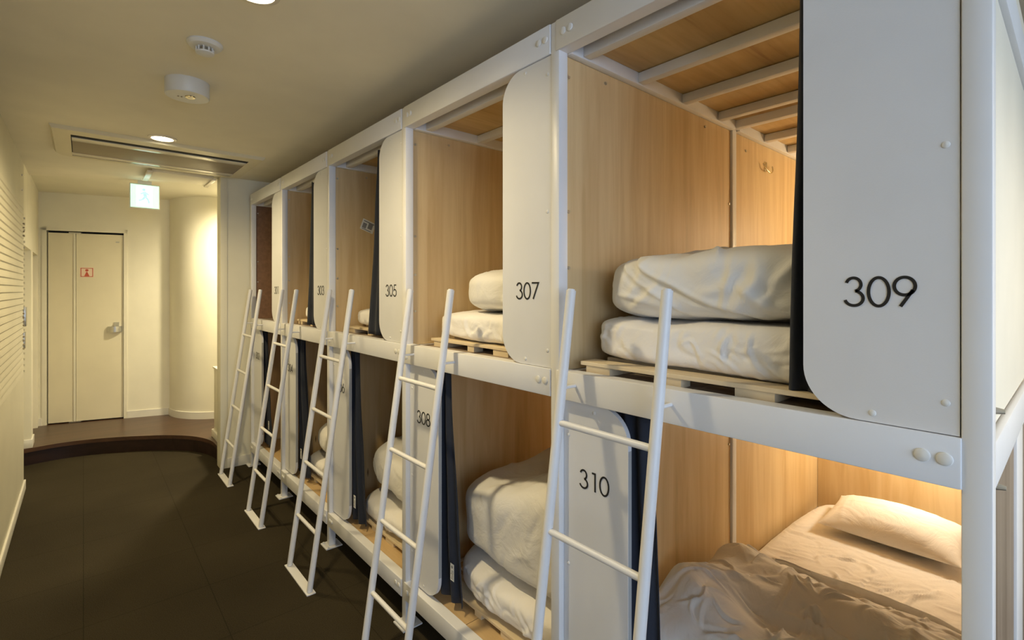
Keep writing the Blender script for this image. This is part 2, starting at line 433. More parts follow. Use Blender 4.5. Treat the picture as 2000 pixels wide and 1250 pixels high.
for dx in (-.035, -.022): mb.tube((ex_ + dx, ey_ + .01, CEIL - .069), (ex_ + dx, ey_ + .01, CEIL - .073), .004, 10)
mb.build('test_button', 'acg', t)

MB().tube((1.22, 5.60, CEIL), (1.22, 5.60, CEIL + .03), .078, 32).build('housing', 'plastic', bpy.data.objects['downlight.002'], smooth=True)
# air conditioner
ax0, ax1, ay0, ay1 = -.155, 1.02, 3.965, 4.79
t = thing('air_conditioner', ((ax0 + ax1) / 2, (ay0 + ay1) / 2, CEIL), 'long cream ceiling cassette air conditioner with two dark slots', 'air conditioner')
zc_ = CEIL
mb = MB()
def ring(mb, x0, x1, y0, y1, X0, X1, Y0, Y1, z0, z1):
    mb.box(x0, X0, y0, y1, z0, z1); mb.box(X1, x1, y0, y1, z0, z1); mb.box(X0, X1, y0, Y0, z0, z1); mb.box(X0, X1, Y1, y1, z0, z1)
ix0, ix1, iy0, iy1 = ax0 + .095, ax1 - .085, 4.085, 4.715
o_ = [(ax0, ay0), (ax1, ay0), (ax1, ay1 - .10), (ax1 - .03, ay1 - .03), (ax1 - .10, ay1), (ax0 + .10, ay1), (ax0 + .03, ay1 - .03), (ax0, ay1 - .10)]
i_ = [(ix0, iy0), (ix1, iy0), (ix1, iy1), (ix0, iy1)]
zf = zc_ - .022
vo = [mb.b.verts.new((x, y, zc_ + .0)) for x, y in o_]; vm = [mb.b.verts.new((x + (.012 if x < .4 else -.012), y + (.012 if y < 4.3 else -.012), zf)) for x, y in o_]
vi = [mb.b.verts.new((x, y, zf)) for x, y in i_]; vd = [mb.b.verts.new((x, y, zc_ - .002)) for x, y in i_]
for k in range(8): mb.b.faces.new((vo[k], vo[(k + 1) % 8], vm[(k + 1) % 8], vm[k]))
for fc in ((vm[0], vm[1], vi[1], vi[0]), (vm[1], vm[2], vm[3], vi[2], vi[1]), (vm[3], vm[4], vm[5], vm[6], vi[3], vi[2]), (vm[6], vm[7], vm[0], vi[0], vi[3])): mb.b.faces.new(fc)
for k in range(4): mb.b.faces.new((vi[k], vi[(k + 1) % 4], vd[(k + 1) % 4], vd[k]))
bmesh.ops.recalc_face_normals(mb.b, faces=mb.b.faces[:])
mb.build('surround', 'acw', t, smooth=False)
box('dark_slot', 'black', t, ix0, ix1, iy0, iy1, zc_ - .0225, zc_ - .019)
box('front_vane', 'acbar', t, ix0 + .004, ix1 - .004, iy0 + .050, iy0 + .140, zc_ - .028, zc_ - .0225, bev=.002)
box('intake_grille', 'acg', t, ix0 + .005, ix1 - .005, iy0 + .14, iy1 - .125, zc_ - .0265, zc_ - .0225, bev=.001)
box('rear_vane', 'acbar', t, ix0, ix1, iy1 - .125, iy1 - .040, zc_ - .029, zc_ - .0225, bev=.002)
# ceiling hatch
t = thing('ceiling_hatch', (.66, 5.10, CEIL), 'flat cream ceiling panel with two bright end bars behind the air conditioner', 'ceiling panel')
box('plate', 'ceil', t, .42, .85, 4.92, 5.28, CEIL - .022, CEIL, bev=.002)
box('end_bar', 'acbar', t, .385, .425, 4.90, 5.32, CEIL - .035, CEIL - .018, bev=.003)
box('end_bar', 'acbar', t, .84, .87, 4.90, 5.30, CEIL - .035, CEIL - .018, bev=.003)
# exit sign
xs, ys = .418, 5.52
t = thing('exit_sign', (xs, ys, CEIL), 'lit green and white square exit sign hanging under the ceiling', 'exit sign')
h0, h1 = 2.292, 2.500
box('housing', 'plastic', t, xs - .110, xs + .110, ys, ys + .04, h0 - .010, h1, bev=.004)
box('mounting', 'plastic', t, xs - .05, xs + .05, ys + .005, ys + .035, h1, CEIL)
fc = box('lit_face', 'exitlit', t, xs - .103, xs + .103, ys - .003, ys, h0 - .004, h1 - .008)
cz = (h0 + h1) / 2
box('door_shape', 'exitwhite', fc, xs - .062, xs + .055, ys - .004, ys - .003, h0 + .012, h1 - .022)
mb = MB(); yy = ys - .0055
mb.tube((xs - .008, yy + .001, cz + .052), (xs - .008, yy - .0003, cz + .052), .013)
def limb(a, c, r):
    a = Vector((xs + a[0], yy, cz + a[1])); c = Vector((xs + c[0], yy, cz + c[1])); d = (c - a).normalized(); n_ = Vector((d.z, 0, -d.x)) * r
    mb.prism([a + n_, c + n_, c - n_, a - n_], (0, .0015, 0))
for a, c, r in (((-.004, .036), (.004, -.012), .013), ((.0, .03), (-.032, .012), .006), ((0, .03), (.030, .008), .006), ((.002, -.01), (-.02, -.04), .008), ((-.02, -.04), (-.045, -.045), .006), ((.004, -.01), (.026, -.038), .008), ((.026, -.038), (.030, -.068), .006)): limb(a, c, r)
mb.build('running_figure', 'exitman', fc)

# ------------------------------------------------------------ numerals as strokes
def arc(cx, cy, rx, ry, a0, a1, n=24):
    return [(cx + rx * math.cos(R(a0 + (a1 - a0) * k / n)), cy + ry * math.sin(R(a0 + (a1 - a0) * k / n))) for k in range(n + 1)]
DIG = {
 '0': [arc(.32, .5, .27, .455, 0, 360, 40)],
 '1': [[(.20, .955), (.40, .955), (.40, .045)]],
 '2': [arc(.32, .70, .24, .255, 165, -35, 22) + [(.07, .045), (.60, .045)]],
 '3': [arc(.30, .735, .205, .22, 165, -78, 24) , arc(.31, .285, .255, .24, 80, -165, 28)],
 '4': [[(.46, .045), (.46, .955), (.04, .26), (.62, .26)]],
 '5': [[(.55, .955), (.22, .955), (.14, .52)] + arc(.30, .32, .26, .275, 125, -155, 28)],
 '6': [arc(.32, .32, .26, .275, 0, 360, 36), [(.42, .955), (.115, .44)]],
 '7': [[(.05, .955), (.58, .955), (.16, .045)]],
 '8': [arc(.32, .735, .20, .22, 0, 360, 30), arc(.32, .28, .255, .235, 0, 360, 34)],
 '9': [arc(.32, .68, .26, .275, 0, 360, 36), [(.22, .045), (.525, .56)]],
}
def stroke(mb, pts, to3, wdt, th):
    P = [Vector(p) for p in pts]; closed = (P[0] - P[-1]).length < 1e-4
    n = len(P); L, Rr = [], []
    for i in range(n):
        a = P[i - 1] if i > 0 else (P[-2] if closed else P[0]); c = P[i + 1] if i < n - 1 else (P[1] if closed else P[-1])
        d1 = (P[i] - a); d2 = (c - P[i])
        d1 = d1.normalized() if d1.length > 1e-6 else d2.normalized(); d2 = d2.normalized() if d2.length > 1e-6 else d1
        n1 = Vector((-d1.y, d1.x)); n2 = Vector((-d2.y, d2.x)); nn = (n1 + n2).normalized(); k = wdt / 2 / max(.45, nn.dot(n1))
        L.append(P[i] + nn * k); Rr.append(P[i] - nn * k)
    for i in range(n - 1):
        q = [L[i], L[i + 1], Rr[i + 1], Rr[i]]
        f0 = [mb.b.verts.new(to3(p.x, p.y, th)) for p in q]; f1 = [mb.b.verts.new(to3(p.x, p.y, 0)) for p in q]
        mb.b.faces.new(f0)
        for j in (0, 2): mb.b.faces.new((f0[j], f0[(j + 1) % 4], f1[(j + 1) % 4], f1[j]))
def numeral(parent, text, x, yc, z0, h):
    adv = .66 * h; W_ = adv * 3
    mb = MB()
    for k, ch in enumerate(text):
        ox = -W_ / 2 + k * adv + .01 * h
        for st in DIG[ch]:
            stroke(mb, st, lambda u, v, t, ox=ox: (x - .0006 - t, yc - (ox + u * h), z0 + v * h), .094, .0006)
    bmesh.ops.recalc_face_normals(mb.b, faces=mb.b.faces[:])
    return mb.build('number', 'digit', parent)

# ------------------------------------------------------------ the bunk bays
PY = [.1125, 1.082, 2.05, 2.985, 3.92, 4.81]
HP = .018
def cylX(x0, x1, y, z, r, seg=16, bev=0): return MB().tube((x1, y, z), (x0, y, z), r, seg, bev=bev)
def rpanel(y_edge, y_in, z0, z1, x0, x1, rad, corners):
    """number panel outline in YZ; rounded on the inner edge"""
    sgn = 1 if y_in > y_edge else -1
    pts = [(y_edge, z0)]
    pts += [(y_in - sgn * rad + sgn * rad * math.cos(a), z0 + rad + rad * math.sin(a)) for a in [R(-90 + 90 * k / 14) for k in range(15)]]
    pts += [(y_in - sgn * rad + sgn * rad * math.cos(a), z1 - rad + rad * math.sin(a)) for a in [R(90 * k / 14) for k in range(15)]]
    pts += [(y_edge, z1)]
    return MB().prism([(x0, y, z) for y, z in pts], (x1 - x0, 0, 0))
def beamY(name, par, x0, x1, y0, y1, z0, z1, bev=.006):
    return box(name, 'steel', par, x0, x1, y0, y1, z0, z1, bev=bev)
bays = []
words = ['309 above and 310 below, nearest', '307 above and 308 below', '305 above and 306 below', '303 above and 304 below', '301 above and 302 below, farthest']
XS = 2.31      # seam post
def post(t, y0, y1, foot=True):
    p = MB(); p.box(XF, XF + .040, y0, y1, .006, 2.392, bev=.003)
    po = p.build('post', 'steel', t, smooth=True)
    if foot:
        MB().box(XF - .028, XF + .07, y0 - .03, y1 + .03, 0, .006).build('foot_plate', 'steel', po)
        for yy in (y0 - .018, y1 + .018): MB().tube((XF - .014, yy, .006), (XF - .014, yy, .012), .007, 8).build('bolt', 'bolt', po)
    q = MB(); q.box(XS - .02, XS + .02, y0 + .001, y1 - .001, .006, 2.385, bev=.003); q.build('post', 'steel', t, smooth=True)
    q = MB(); q.box(XB - .03, XB + .0, y0 + .001, y1 - .001, .006, 2.385, bev=.003); q.build('post', 'steel', t, smooth=True)
for i in range(5):
    yn, yf = PY[i] + HP, PY[i + 1] - HP         # near / far clear edges
    t = thing('bunk_bay', (XF, (yn + yf) / 2, 0), 'white steel and plywood double-decker sleeping bay numbered ' + words[i], 'bunk', 'sleeping bays of the capsule row')
    bays.append(t)
    post(t, PY[i + 1] - HP, PY[i + 1] + HP)
    if i == 0: post(t, PY[0] - .0195, PY[0] + .0195)
    # front beams: a C channel each
    for nm, z0, z1 in (('upper_beam', 2.297, 2.392), ('middle_beam', 1.212, 1.300), ('lower_beam', .124, .205)):
        mb = MB(); mb.box(XF - .004, XF + .004, yn + .0006, yf + .012, z0, z1, bev=.0035)
        mb.box(XF, XF + .042, yn + .0006, yf, z1 - .005, z1 - .0005); mb.box(XF, XF + .042, yn + .0006, yf, z0 + .0005, z0 + .005)
        bo = mb.build(nm, 'steel', t, smooth=True)
        zm = (z0 + z1) / 2
        first = None
        for yy, zz in ((yn + .022, zm + .004), (yn + .052, zm + .004), (yf - .020, zm + .003), (yf - .048, zm + .003)):
            if nm == 'middle_beam' and yy > yf - .03: continue
            if nm == 'middle_beam' and yy > yf - .06: yy = yf - .012; zz = zm - .012
            if first is None:
                b_ = MB(); b_.lathe([(.0001, 0.0038), (.009, .0036), (.0112, .0022), (.0118, 0), (.0001, 0)], (0, 0, 0), 20)
                for v in b_.b.verts: v.co = Vector((-v.co.z, v.co.x, v.co.y))
                me_o = b_.build('bolt', 'bolt', None, smooth=True); me_o.parent = bo
                first = me_o
            else:
                me_o = first.copy(); COL.objects.link(me_o); me_o.parent = bo
            me_o.location = Vector((XF - .004, yy, zz)) - ORG[bo.name]
        # rear and middle cross beams
        box('cross_beam', 'steel', t, XS - .02, XS + .02, yn + .001, yf, z0 + .004, z1 - .024, bev=.003)
    # side beams (far side and near side)
    for ys0, ys1 in ((yf - .014, yf + .012), (yn + .001, yn + .014)):
        for z0, z1 in ((2.295, 2.385), (1.214, 1.292), (.128, .196)):
            mb = MB(); mb.box(XF + .044, XS - .021, ys0, ys1, z0, z1, bev=.002); mb.box(XS + .021, XB - .03, ys0, ys1, z0, z1, bev=.002)
            mb.build('side_beam', 'steel', t, smooth=True)
    # cross rails under both decks and roof
    for zt in (2.335, 1.250):
        for xx in ((1.215, 1.515, 1.815, 2.115, 2.60, 2.90, 3.20)):
            r_ = MB(); r_.box(xx, xx + .036, yn + .015, yf - .015, zt - .036, zt, bev=.003); r_.build('cross_rail', 'steel', t, smooth=True)
    # roof and deck boards
    box('roof_board', 'plyceil', t, XF + .045, XB - .03, yn + .015, yf - .015, 2.337, 2.349)
    ym = (yn + yf) / 2 + .06
    for (a, c) in ((yn + .015, ym - .0015), (ym + .0015, yf - .015)):
        box('deck_board', 'deck', t, XF + .043, XB - .03, a, c, 1.281, 1.2935, label='grey-brown upper deck board')
    box('deck_board', 'plyceil', t, XF + .045, XB - .03, yn + .015, yf - .015, 1.252, 1.262)
    for (a, c) in ((yn + .015, ym - .0015), (ym + .0015, yf - .015)):
        box('deck_board', 'deck2', t, XF + .043, XB - .03, a, c, .184, .1975, label='tan lower deck board')
    # plywood sides (far side of the bay)
    def sides(yy, m1, m2, pan):
        for z0, z1, k in ((1.2935, 2.295, 0), (.1975, 1.214, 1)):
            mt = m1[k]
            MB().box(XF + .042, XS - .021, yy - .006, yy + .006, z0, z1).build('side_panel', mt, t, label=pan[k])
            MB().box(XS + .021, XB - .03, yy - .006, yy + .006, z0, z1).build('side_panel', m2[k], t)
    if i == 4: sides(PY[5], ('hard', 'ply'), ('hard', 'ply'), ('dark brown hardboard panel', None))
    else: sides(PY[i + 1], ('ply', 'ply2'), ('ply', 'ply2'), (None, None))
    for z0, z1 in ((1.2935, 2.295), (.1975, 1.214)):
        box('back_panel', 'ply2', t, XB - .042, XB - .031, yn + .001, yf + .010, z0, z1)
    # screws in the plywood
    for k, (xx, zz) in enumerate(((XF + .055, 2.23), (XF + .055, 1.80), (1.36, 2.262), (2.05, 2.262), (XS - .035, 1.95), (XF + .055, 1.45), (XF + .055, 1.62), (XS - .035, .83), (2.45, 2.23))):
        MB().tube((xx, PY[i + 1] - .006, zz), (xx, PY[i + 1] - .010, zz), .0055, 10).build('screw', 'screw', t)
    # number panels
    eu = PY[i] + HP + (.001 if i else .0035); ed = eu + .241
    pu = rpanel(eu, ed, 1.301, 2.296, XF + .004, XF + .020, .095, 2).build('number_panel', 'panel', t, label='upper number panel on the near side')
    numeral(pu, str(309 - 2 * i), XF + .004, eu + .113, 1.517, .0585)
    el = PY[i + 1] - HP - .001; ee = el - .241
    pl = rpanel(el, ee, .215, 1.208, XF + .022, XF + .038, .095, 2).build('number_panel', 'panel', t, label='lower number panel on the far side')
    MB().box(XF + .0235, XF + .0365, ee - .0008, ee + .0002, .32, 1.10).build('panel_edge', 'edge', pl)
    numeral(pl, str(310 - 2 * i), XF + .022, el - .120, .950, .0585)
    for par, xx, lst in ((pu, XF + .004, ((eu + .018, 1.355), (eu + .018, 1.80), (ed - .118, 1.318), (ed - .118, 2.278), (eu + .018, 2.24))),
                         (pl, XF + .022, ((el - .018, .70), (el - .12, 1.185), (el - .12, .235), (el - .018, .35), (el - .018, 1.1)))):
        sc0 = None
        for yy, zz in lst:
            if sc0 is None:
                b_ = MB(); b_.lathe([(.0001, .0022), (.004, .002), (.0058, .0010), (.0062, 0), (.0001, 0)], (0, 0, 0), 14)
                for v in b_.b.verts: v.co = Vector((-v.co.z, v.co.x, v.co.y))
                o = b_.build('screw', 'bolt', None, smooth=True); o.parent = par; sc0 = o
            else:
                o = sc0.copy(); COL.objects.link(o); o.parent = par
            o.location = Vector((xx, yy, zz)) - ORG[par.name]
# end side of the row, facing the camera side
t0 = bays[0]
yy = PY[0] - .004
box('side_panel', 'endcream', t0, XF + .042, XS - .021, yy - .004, yy + .004, 1.300, 2.30, label='cream upper end panel')
box('side_panel', 'panel', t0, XS + .021, XB - .03, yy - .004, yy + .004, 1.300, 2.30)
box('side_panel', 'plyend', t0, XF + .042, 1.68, yy - .004, yy + .004, .19, 1.214, label='grey-brown lower end panel')
box('side_panel', 'plyend', t0, 1.85, XB - .03, yy - .004, yy + .004, .19, 1.214)
box('cover_strip', 'steel', t0, 1.68, 1.85, yy - .010, yy + .004, .19, 1.214, bev=.002)
for z0, z1 in ((1.214, 1.292), (.128, .196), (2.11, 2.19)):
    box('end_beam', 'steel', t0, XF + .041, XB - .03, PY[0] - .0195, PY[0] - .004, z0, z1, bev=.003)
for xx, zz in ((1.225, 1.335), (1.245, 1.195)):
    MB().tube((xx, PY[0] - .006, zz), (xx, PY[0] - .026, zz), .008, 10, r2=.004).build('bolt', 'screw', t0)
MB().box(1.195, 1.24, PY[0] - .012, PY[0] - .008, 1.315, 1.36).build('bracket', 'steel', t0)
# coat hook and sticker inside the bays
hk = thing('coat_hook', (2.68, PY[1] - .0065, 2.19), 'small bright metal double hook high on the plywood inside the bay numbered 309', 'hook')
y_ = PY[1] - .0065
MB().box(2.667, 2.695, y_ - .003, y_, 2.165, 2.215, bev=.001).build('back_plate', 'chrome', hk)
pts = [(2.68 + .055 * math.cos(a) + .0, y_ - .012 - .012 * abs(math.sin(a)), 2.200 + .045 * math.sin(a)) for a in [R(185 + 170 * k / 14) for k in range(15)]]
MB().path([Vector(p) for p in pts], .0035).build('prongs', 'chrome', hk, smooth=True)
y_ = PY[3] - .006
st = thing('sticker', (1.37, y_, 1.95), 'small white tilted notice sticker on the plywood inside the bay numbered 305', 'sticker')
def rot2(cx, cz, pts, a): return [(cx + x * math.cos(a) - z * math.sin(a), cz + x * math.sin(a) + z * math.cos(a)) for x, z in pts]
q = rot2(1.37, 1.955, [(-.045, -.035), (.045, -.035), (.045, .035), (-.045, .035)], -.35)
MB().prism([(x, y_ - .001, z) for x, z in q], (0, .001, 0)).build('paper', 'tag', st)
mb = MB()
for rr in ((-.036, -.022, -.010, .012), (.0, -.015, .03, .02), (-.036, .020, .036, .027), (-.034, -.03, .03, -.025)):
    q = rot2(1.37, 1.955, [(rr[0], rr[1]), (rr[2], rr[1]), (rr[2], rr[3]), (rr[0], rr[3])], -.35)
    mb.prism([(x, y_ - .0016, z) for x, z in q], (0, .0006, 0))
mb.build('print', 'print', st)

# ------------------------------------------------------------ ladders
LA, LB = .872, .1452       # X = LA + LB*z
def make_ladder(loc, label):
    t = thing('ladder', loc, label, 'ladder', 'white ladders leaning on the bunk row')
    x0, y0 = loc[0], loc[1]
    def P(y, z): return (x0 + LB * z, y0 + y, z)
    for s in (-1, 1):
        MB().tube(P(s * .160, .004), P(s * .160, 1.552), .0145, 20, bev=.004).build('rail', 'steel', t, smooth=True)
    for z in (.283, .572, .866, 1.165):
        MB().tube(P(-.160, z), P(.160, z), .0095, 14).build('rung', 'steel', t, smooth=True)
    for s in (-1, 1):
        MB().tube((x0 + LB * 1.262, y0 + s * .160, 1.262), (XF - .0048, y0 + s * .160, 1.262), .005, 10).build('standoff', 'steel', t)
    MB().box(x0 - .020, x0 + .024, y0 - .185, y0 + .185, 0, .005).build('foot_plate', 'steel', t)
    return t
lads = [(.834, .840, 'leaning between the panels numbered 309 and 310, nearest the camera'), (1.792, 1.868, 'leaning in front of the panel numbered 308'),
        (2.745, 2.847, 'leaning beside the panel numbered 305'), (3.662, 3.83, 'leaning in front of the bay numbered 303'), (4.570, 4.75, 'leaning by the bay numbered 301, farthest from the camera')]
lad0 = make_ladder((LA, lads[0][0], 0), 'white tubular steel ladder ' + lads[0][2])
for k, (yb, yt, tx) in enumerate(lads[1:]):
    r = lad0.copy(); COL.objects.link(r); r['label'] = 'white tubular steel ladder ' + tx
    r.location = (LA, yb, 0)
    for ch in list(lad0.children):
        c = ch.copy(); COL.objects.link(c); c.parent = r

# ------------------------------------------------------------ fabrics
def ridged(p, sc, seed, warp=.35):
    q = Vector(p) * sc + Vector((seed, seed * 1.7, -seed))
    wv = noise.noise_vector(q * .6) * warp * 2
    return 1 - min(1, abs(noise.noise(q + wv)) * 2.6)
def crease(p0, p1, n, w=.010, a=.006, bend=.03):
    return (Vector(p0), Vector(p1), Vector(n), w, a, bend)
def random_creases(rng, cnt, box_, faces, ang, spread, ln, w, a):
    """creases on the front ('f': faces -X) or the top ('t') of the box"""
    x0, x1, y0, y1, z0, z1 = box_; out = []
    for _ in range(cnt):
        fc = rng.choice(faces); th = R(rng.gauss(ang[fc], spread)); L = rng.uniform(*ln)
        ww = rng.uniform(*w); aa = rng.uniform(*a) * rng.choice((1, 1, -.7))
        if fc == 'f':
            c = Vector((x0, rng.uniform(y0, y1), rng.uniform(z0, z1))); d = Vector((0, math.cos(th), math.sin(th))); n = Vector((-1, 0, 0))
        else:
            c = Vector((rng.uniform(x0, x1), rng.uniform(y0, y1), z1)); d = Vector((math.cos(th), math.sin(th), 0)); n = Vector((0, 0, 1))
        out.append((c - d * L / 2, c + d * L / 2, n, ww, aa, rng.uniform(-.05, .05)))
    return out
def puff(name, mat, parent, x0, x1, y0, y1, z0, z1, p=4, N=48, low=.02, lsc=3.2, wr=.003, wsc=5, seed=0, shape=None, label=None, creases=(), flat=None):
    c = Vector(((x0 + x1) / 2, (y0 + y1) / 2, (z0 + z1) / 2)); h = Vector(((x1 - x0) / 2, (y1 - y0) / 2, (z1 - z0) / 2))
    b = bmesh.new(); vm = {}; CO, NO, UU, W = [], [], [], []
    def vert(q):
        key = tuple(round(k, 5) for k in q)
        if key in vm: return vm[key]
        n = (abs(q[0]) ** p + abs(q[1]) ** p + abs(q[2]) ** p) ** (-1 / p)
        u = Vector(q) * n
        co = Vector((c.x + u.x * h.x, c.y + u.y * h.y, c.z + u.z * h.z))
        g = Vector((math.copysign(abs(u.x) ** (p - 1), u.x) / h.x, math.copysign(abs(u.y) ** (p - 1), u.y) / h.y, math.copysign(abs(u.z) ** (p - 1), u.z) / h.z)).normalized()
        d = low * noise.noise(co * lsc + Vector((seed, 0, seed))) + low * .35 * noise.noise(co * lsc * 2.7 + Vector((seed, 7, seed)))
        m = max(.1, min(1, .5 + 1.1 * noise.noise(co * 5 + Vector((0, seed, 9)))))
        d += wr * (ridged(co, wsc, seed) ** 3) * m + wr * .6 * (ridged(co, wsc * 2.6, seed + 5) ** 3) * m
        W.append(noise.noise(co * 4.5 + Vector((seed, 3, 1))))
        v = b.verts.new(co); vm[key] = v
        CO.append(co + g * d); NO.append(g); UU.append(u); return v
    hm = max(h)
    ns = [max(10, int(N * (k / hm) ** .8)) for k in h]
    def cells(n): return [math.tan((-1 + 2 * k / n) * math.pi / 4) for k in range(n + 1)]
    for ax in range(3):
        u_, v_ = (ax + 1) % 3, (ax + 2) % 3
        U, V = cells(ns[u_]), cells(ns[v_])
        for s in (-1, 1):
            G = []
            for a in U:
                row = []
                for bb in V:
                    q = [0, 0, 0]; q[ax] = s; q[u_] = a; q[v_] = bb; row.append(vert(q))
                G.append(row)
            for i in range(len(U) - 1):
                for j in range(len(V) - 1):
                    try: b.faces.new((G[i][j], G[i + 1][j], G[i + 1][j + 1], G[i][j + 1]))
                    except ValueError: pass
    P = np.array([list(v) for v in CO]); Nn = np.array([list(v) for v in NO]); Wn = np.array(W)
    D = np.zeros(len(P))
    for (a0, a1, n, w_, amp, bend) in creases:
        t = (a1 - a0); L = t.length; t = t / L; bb = t.cross(n)
        r = P - np.array(a0)
        u = r @ np.array(t) / L
        sd = r @ np.array(bb) + bend * np.sin(np.clip(u, -.2, 1.2) * math.pi) + Wn * .035
        fn = np.clip(Nn @ np.array(n), 0, 1) ** 1.2
        hn = np.exp(-((r @ np.array(n)) / .09) ** 2)
        tp = np.where((u > 0) & (u < 1), np.sin(np.clip(u, 0, 1) * math.pi) ** .7, 0)
        D += amp * tp * fn * hn * (np.exp(-(sd / w_) ** 2) - .55 * np.exp(-((sd - 1.9 * w_) / (1.5 * w_)) ** 2))
    P = P + Nn * D[:, None]
    b.verts.ensure_lookup_table()
    for k, v in enumerate(b.verts):
        co = Vector(P[k])
        if shape: co = shape(co, UU[k], NO[k])
        if co.z < z0: co.z = z0
        if flat and co.z > flat: co.z = flat
        v.co = co
    bmesh.ops.recalc_face_normals(b, faces=b.faces[:])
    m = MB(); m.b.free(); m.b = b
    o = m.build(name, mat, parent)
    for f in o.data.polygons: f.use_smooth = True
    if label: o['label'] = label
    return o

def pallet(num, x0, x1, y0, y1, zd, label, skew=0):
    zd += .0006
    t = thing('slatted_base', ((x0 + x1) / 2, (y0 + y1) / 2, zd), label, 'bed slats', 'pale wooden slatted bases under the futons')
    zt = zd + .035
    n = 9; wd = .07
    for k in range(n):
        a = x0 + (x1 - x0 - wd) * k / (n - 1)
        MB().box(a, a + wd, y0, y1, zt - .012, zt, bev=.002).build('slat', 'pallet', t)
    for k in range(4):
        yy = y0 + .05 + (y1 - y0 - .16) * k / 3
        mb = MB(); mb.box(x0 + .004, x0 + .11 if k % 2 else x0 + .05, yy, yy + (.09 if k % 2 else .045), zd, zt - .012); mb.box(x0 + .12, x1 - .004, yy + .005, yy + .045, zd, zt - .012)
        mb.build('runner', 'pallet', t)
    return t
ZU, ZLo = 1.2935, .1975
pallet(309, 1.168, 2.30, .17, 1.02, ZU, 'pale wooden slatted base under the folded futon in the bay numbered 309')
pallet(307, 1.205, 2.30, 1.15, 1.955, ZU, 'pale wooden slatted base under the folded futon in the bay numbered 307')
pallet(305, 1.215, 2.30, 2.10, 2.945, ZU, 'pale wooden slatted base in the bay numbered 305')
pallet(303, 1.215, 2.30, 3.06, 3.87, ZU, 'pale wooden slatted base in the bay numbered 303')
pallet(308, 1.225, 2.30, 1.13, 1.93, ZLo, 'pale wooden slatted base under the bedding in the bay numbered 308')
pallet(306, 1.225, 2.30, 2.10, 2.90, ZLo, 'pale wooden slatted base under the bedding in the bay numbered 306')
pallet(304, 1.225, 2.30, 3.05, 3.82, ZLo, 'pale wooden slatted base under the bedding in the bay numbered 304')
FG, DG = 'folded white futons in the bays', 'white duvets in the bays'
def rc(seed, cnt, box_, faces='ft', ang={'f': -30, 't': 60}, spread=35, ln=(.12, .35), w=(.006, .014), a=(.004, .009)):
    return random_creases(random.Random(seed), cnt, box_, faces, ang, spread, ln, w, a)
def fut(lbl, x0, x1, y0, y1, z0, z1, n=26, cs=None, **k):
    cr = rc(k.get('seed', 0), n, (x0, x0 + .3, y0, y1, z0, z1), 'f', {'f': 70, 't': 60}, 45, (.05, .16), (.005, .011), (.003, .007)) if cs is None else cs
    o = puff('futon', 'futon', None, x0, x1, y0, y1, z0, z1, creases=cr, flat=z1, **k); return tag(o, lbl, 'futon', FG)
def duv(lbl, x0, x1, y0, y1, z0, z1, n=24, cs=None, **k):
    cr = rc(k.get('seed', 0), n, (x0, x0 + .5, y0, y1, z0, z1)) if cs is None else cs
    o = puff('duvet', 'bed', None, x0, x1, y0, y1, z0, z1, creases=cr, **k); return tag(o, lbl, 'duvet', DG)
ZT = ZU + .0362; ZB = ZLo + .0362
# 309
HL = [(.20, 1.440), (.45, 1.462), (.62, 1.508), (.74, 1.552), (.82, 1.595), (.88, 1.640), (.95, 1.72), (1.1, 1.9)]
HL2 = [(.2, 1.50), (.40, 1.50), (.55, 1.475), (.70, 1.48), (.80, 1.54), (.90, 1.60), (1.1, 1.8)]
def pl_(L, y):
    for (a, za), (b_, zb) in zip(L[:-1], L[1:]):
        if y < b_: return za + (zb - za) * max(0, (y - a) / (b_ - a))
    return L[-1][1]
def hem(co, u, g):
    if co.x > 1.6: return co
    s = co.z - pl_(HL, co.y) + .010 * noise.noise(co * 14)
    f = max(0, -g.x) * .7 + .3
    k = 1 / (1 + math.exp(max(-40, min(40, -s * 320))))
    d = .011 * k + .005 * math.exp(-((s - .010) / .008) ** 2) - .006 * math.exp(-((s + .007) / .007) ** 2)
    s2 = co.z - pl_(HL2, co.y) + .012 * noise.noise(co * 9 + Vector((3, 3, 3)))
    d += .005 * math.exp(-(s2 / .009) ** 2) - .003 * math.exp(-((s2 + .016) / .012) ** 2)
    return co + g * d * f
c309 = rc(5, 16, (1.23, 1.6, .3, 1.0, 1.48, 1.66), 'ft', {'f': -32, 't': 75}, 22, (.12, .34), (.008, .018), (.004, .009))
c309 += [crease((1.23, .50, 1.62), (1.23, .62, 1.50), (-1, 0, 0), .018, .012, .05), crease((1.23, .56, 1.63), (1.23, .66, 1.54), (-1, 0, 0), .014, .009, .04),
         crease((1.23, .38, 1.52), (1.23, .56, 1.56), (-1, 0, 0), .014, .008, .03), crease((1.23, .95, 1.55), (1.23, .80, 1.49), (-1, 0, 0), .010, .008, .01)]
fut('folded white futon on the slats in the bay numbered 309', 1.222, 2.25, .16, 1.062, ZT, 1.462, n=44, p=7, N=150, low=.018, wr=.004, wsc=6, seed=3)
duv('puffy white duvet folded on top of the futon in the bay numbered 309', 1.232, 2.28, .15, 1.045, 1.463, 1.664, cs=c309, p=5, N=150, low=.022, lsc=3.8, wr=.004, wsc=4, seed=11, shape=hem)
# 307
fut('folded white futon on the slats in the bay numbered 307', 1.225, 2.25, 1.13, 2.012, ZT, 1.450, n=30, p=7, N=90, low=.014, wr=.003, wsc=6, seed=21)
duv('rounded white duvet on the futon in the bay numbered 307', 1.25, 2.28, 1.13, 1.872, 1.451, 1.640, n=22, p=4, N=90, low=.024, wr=.003, wsc=4, seed=25)
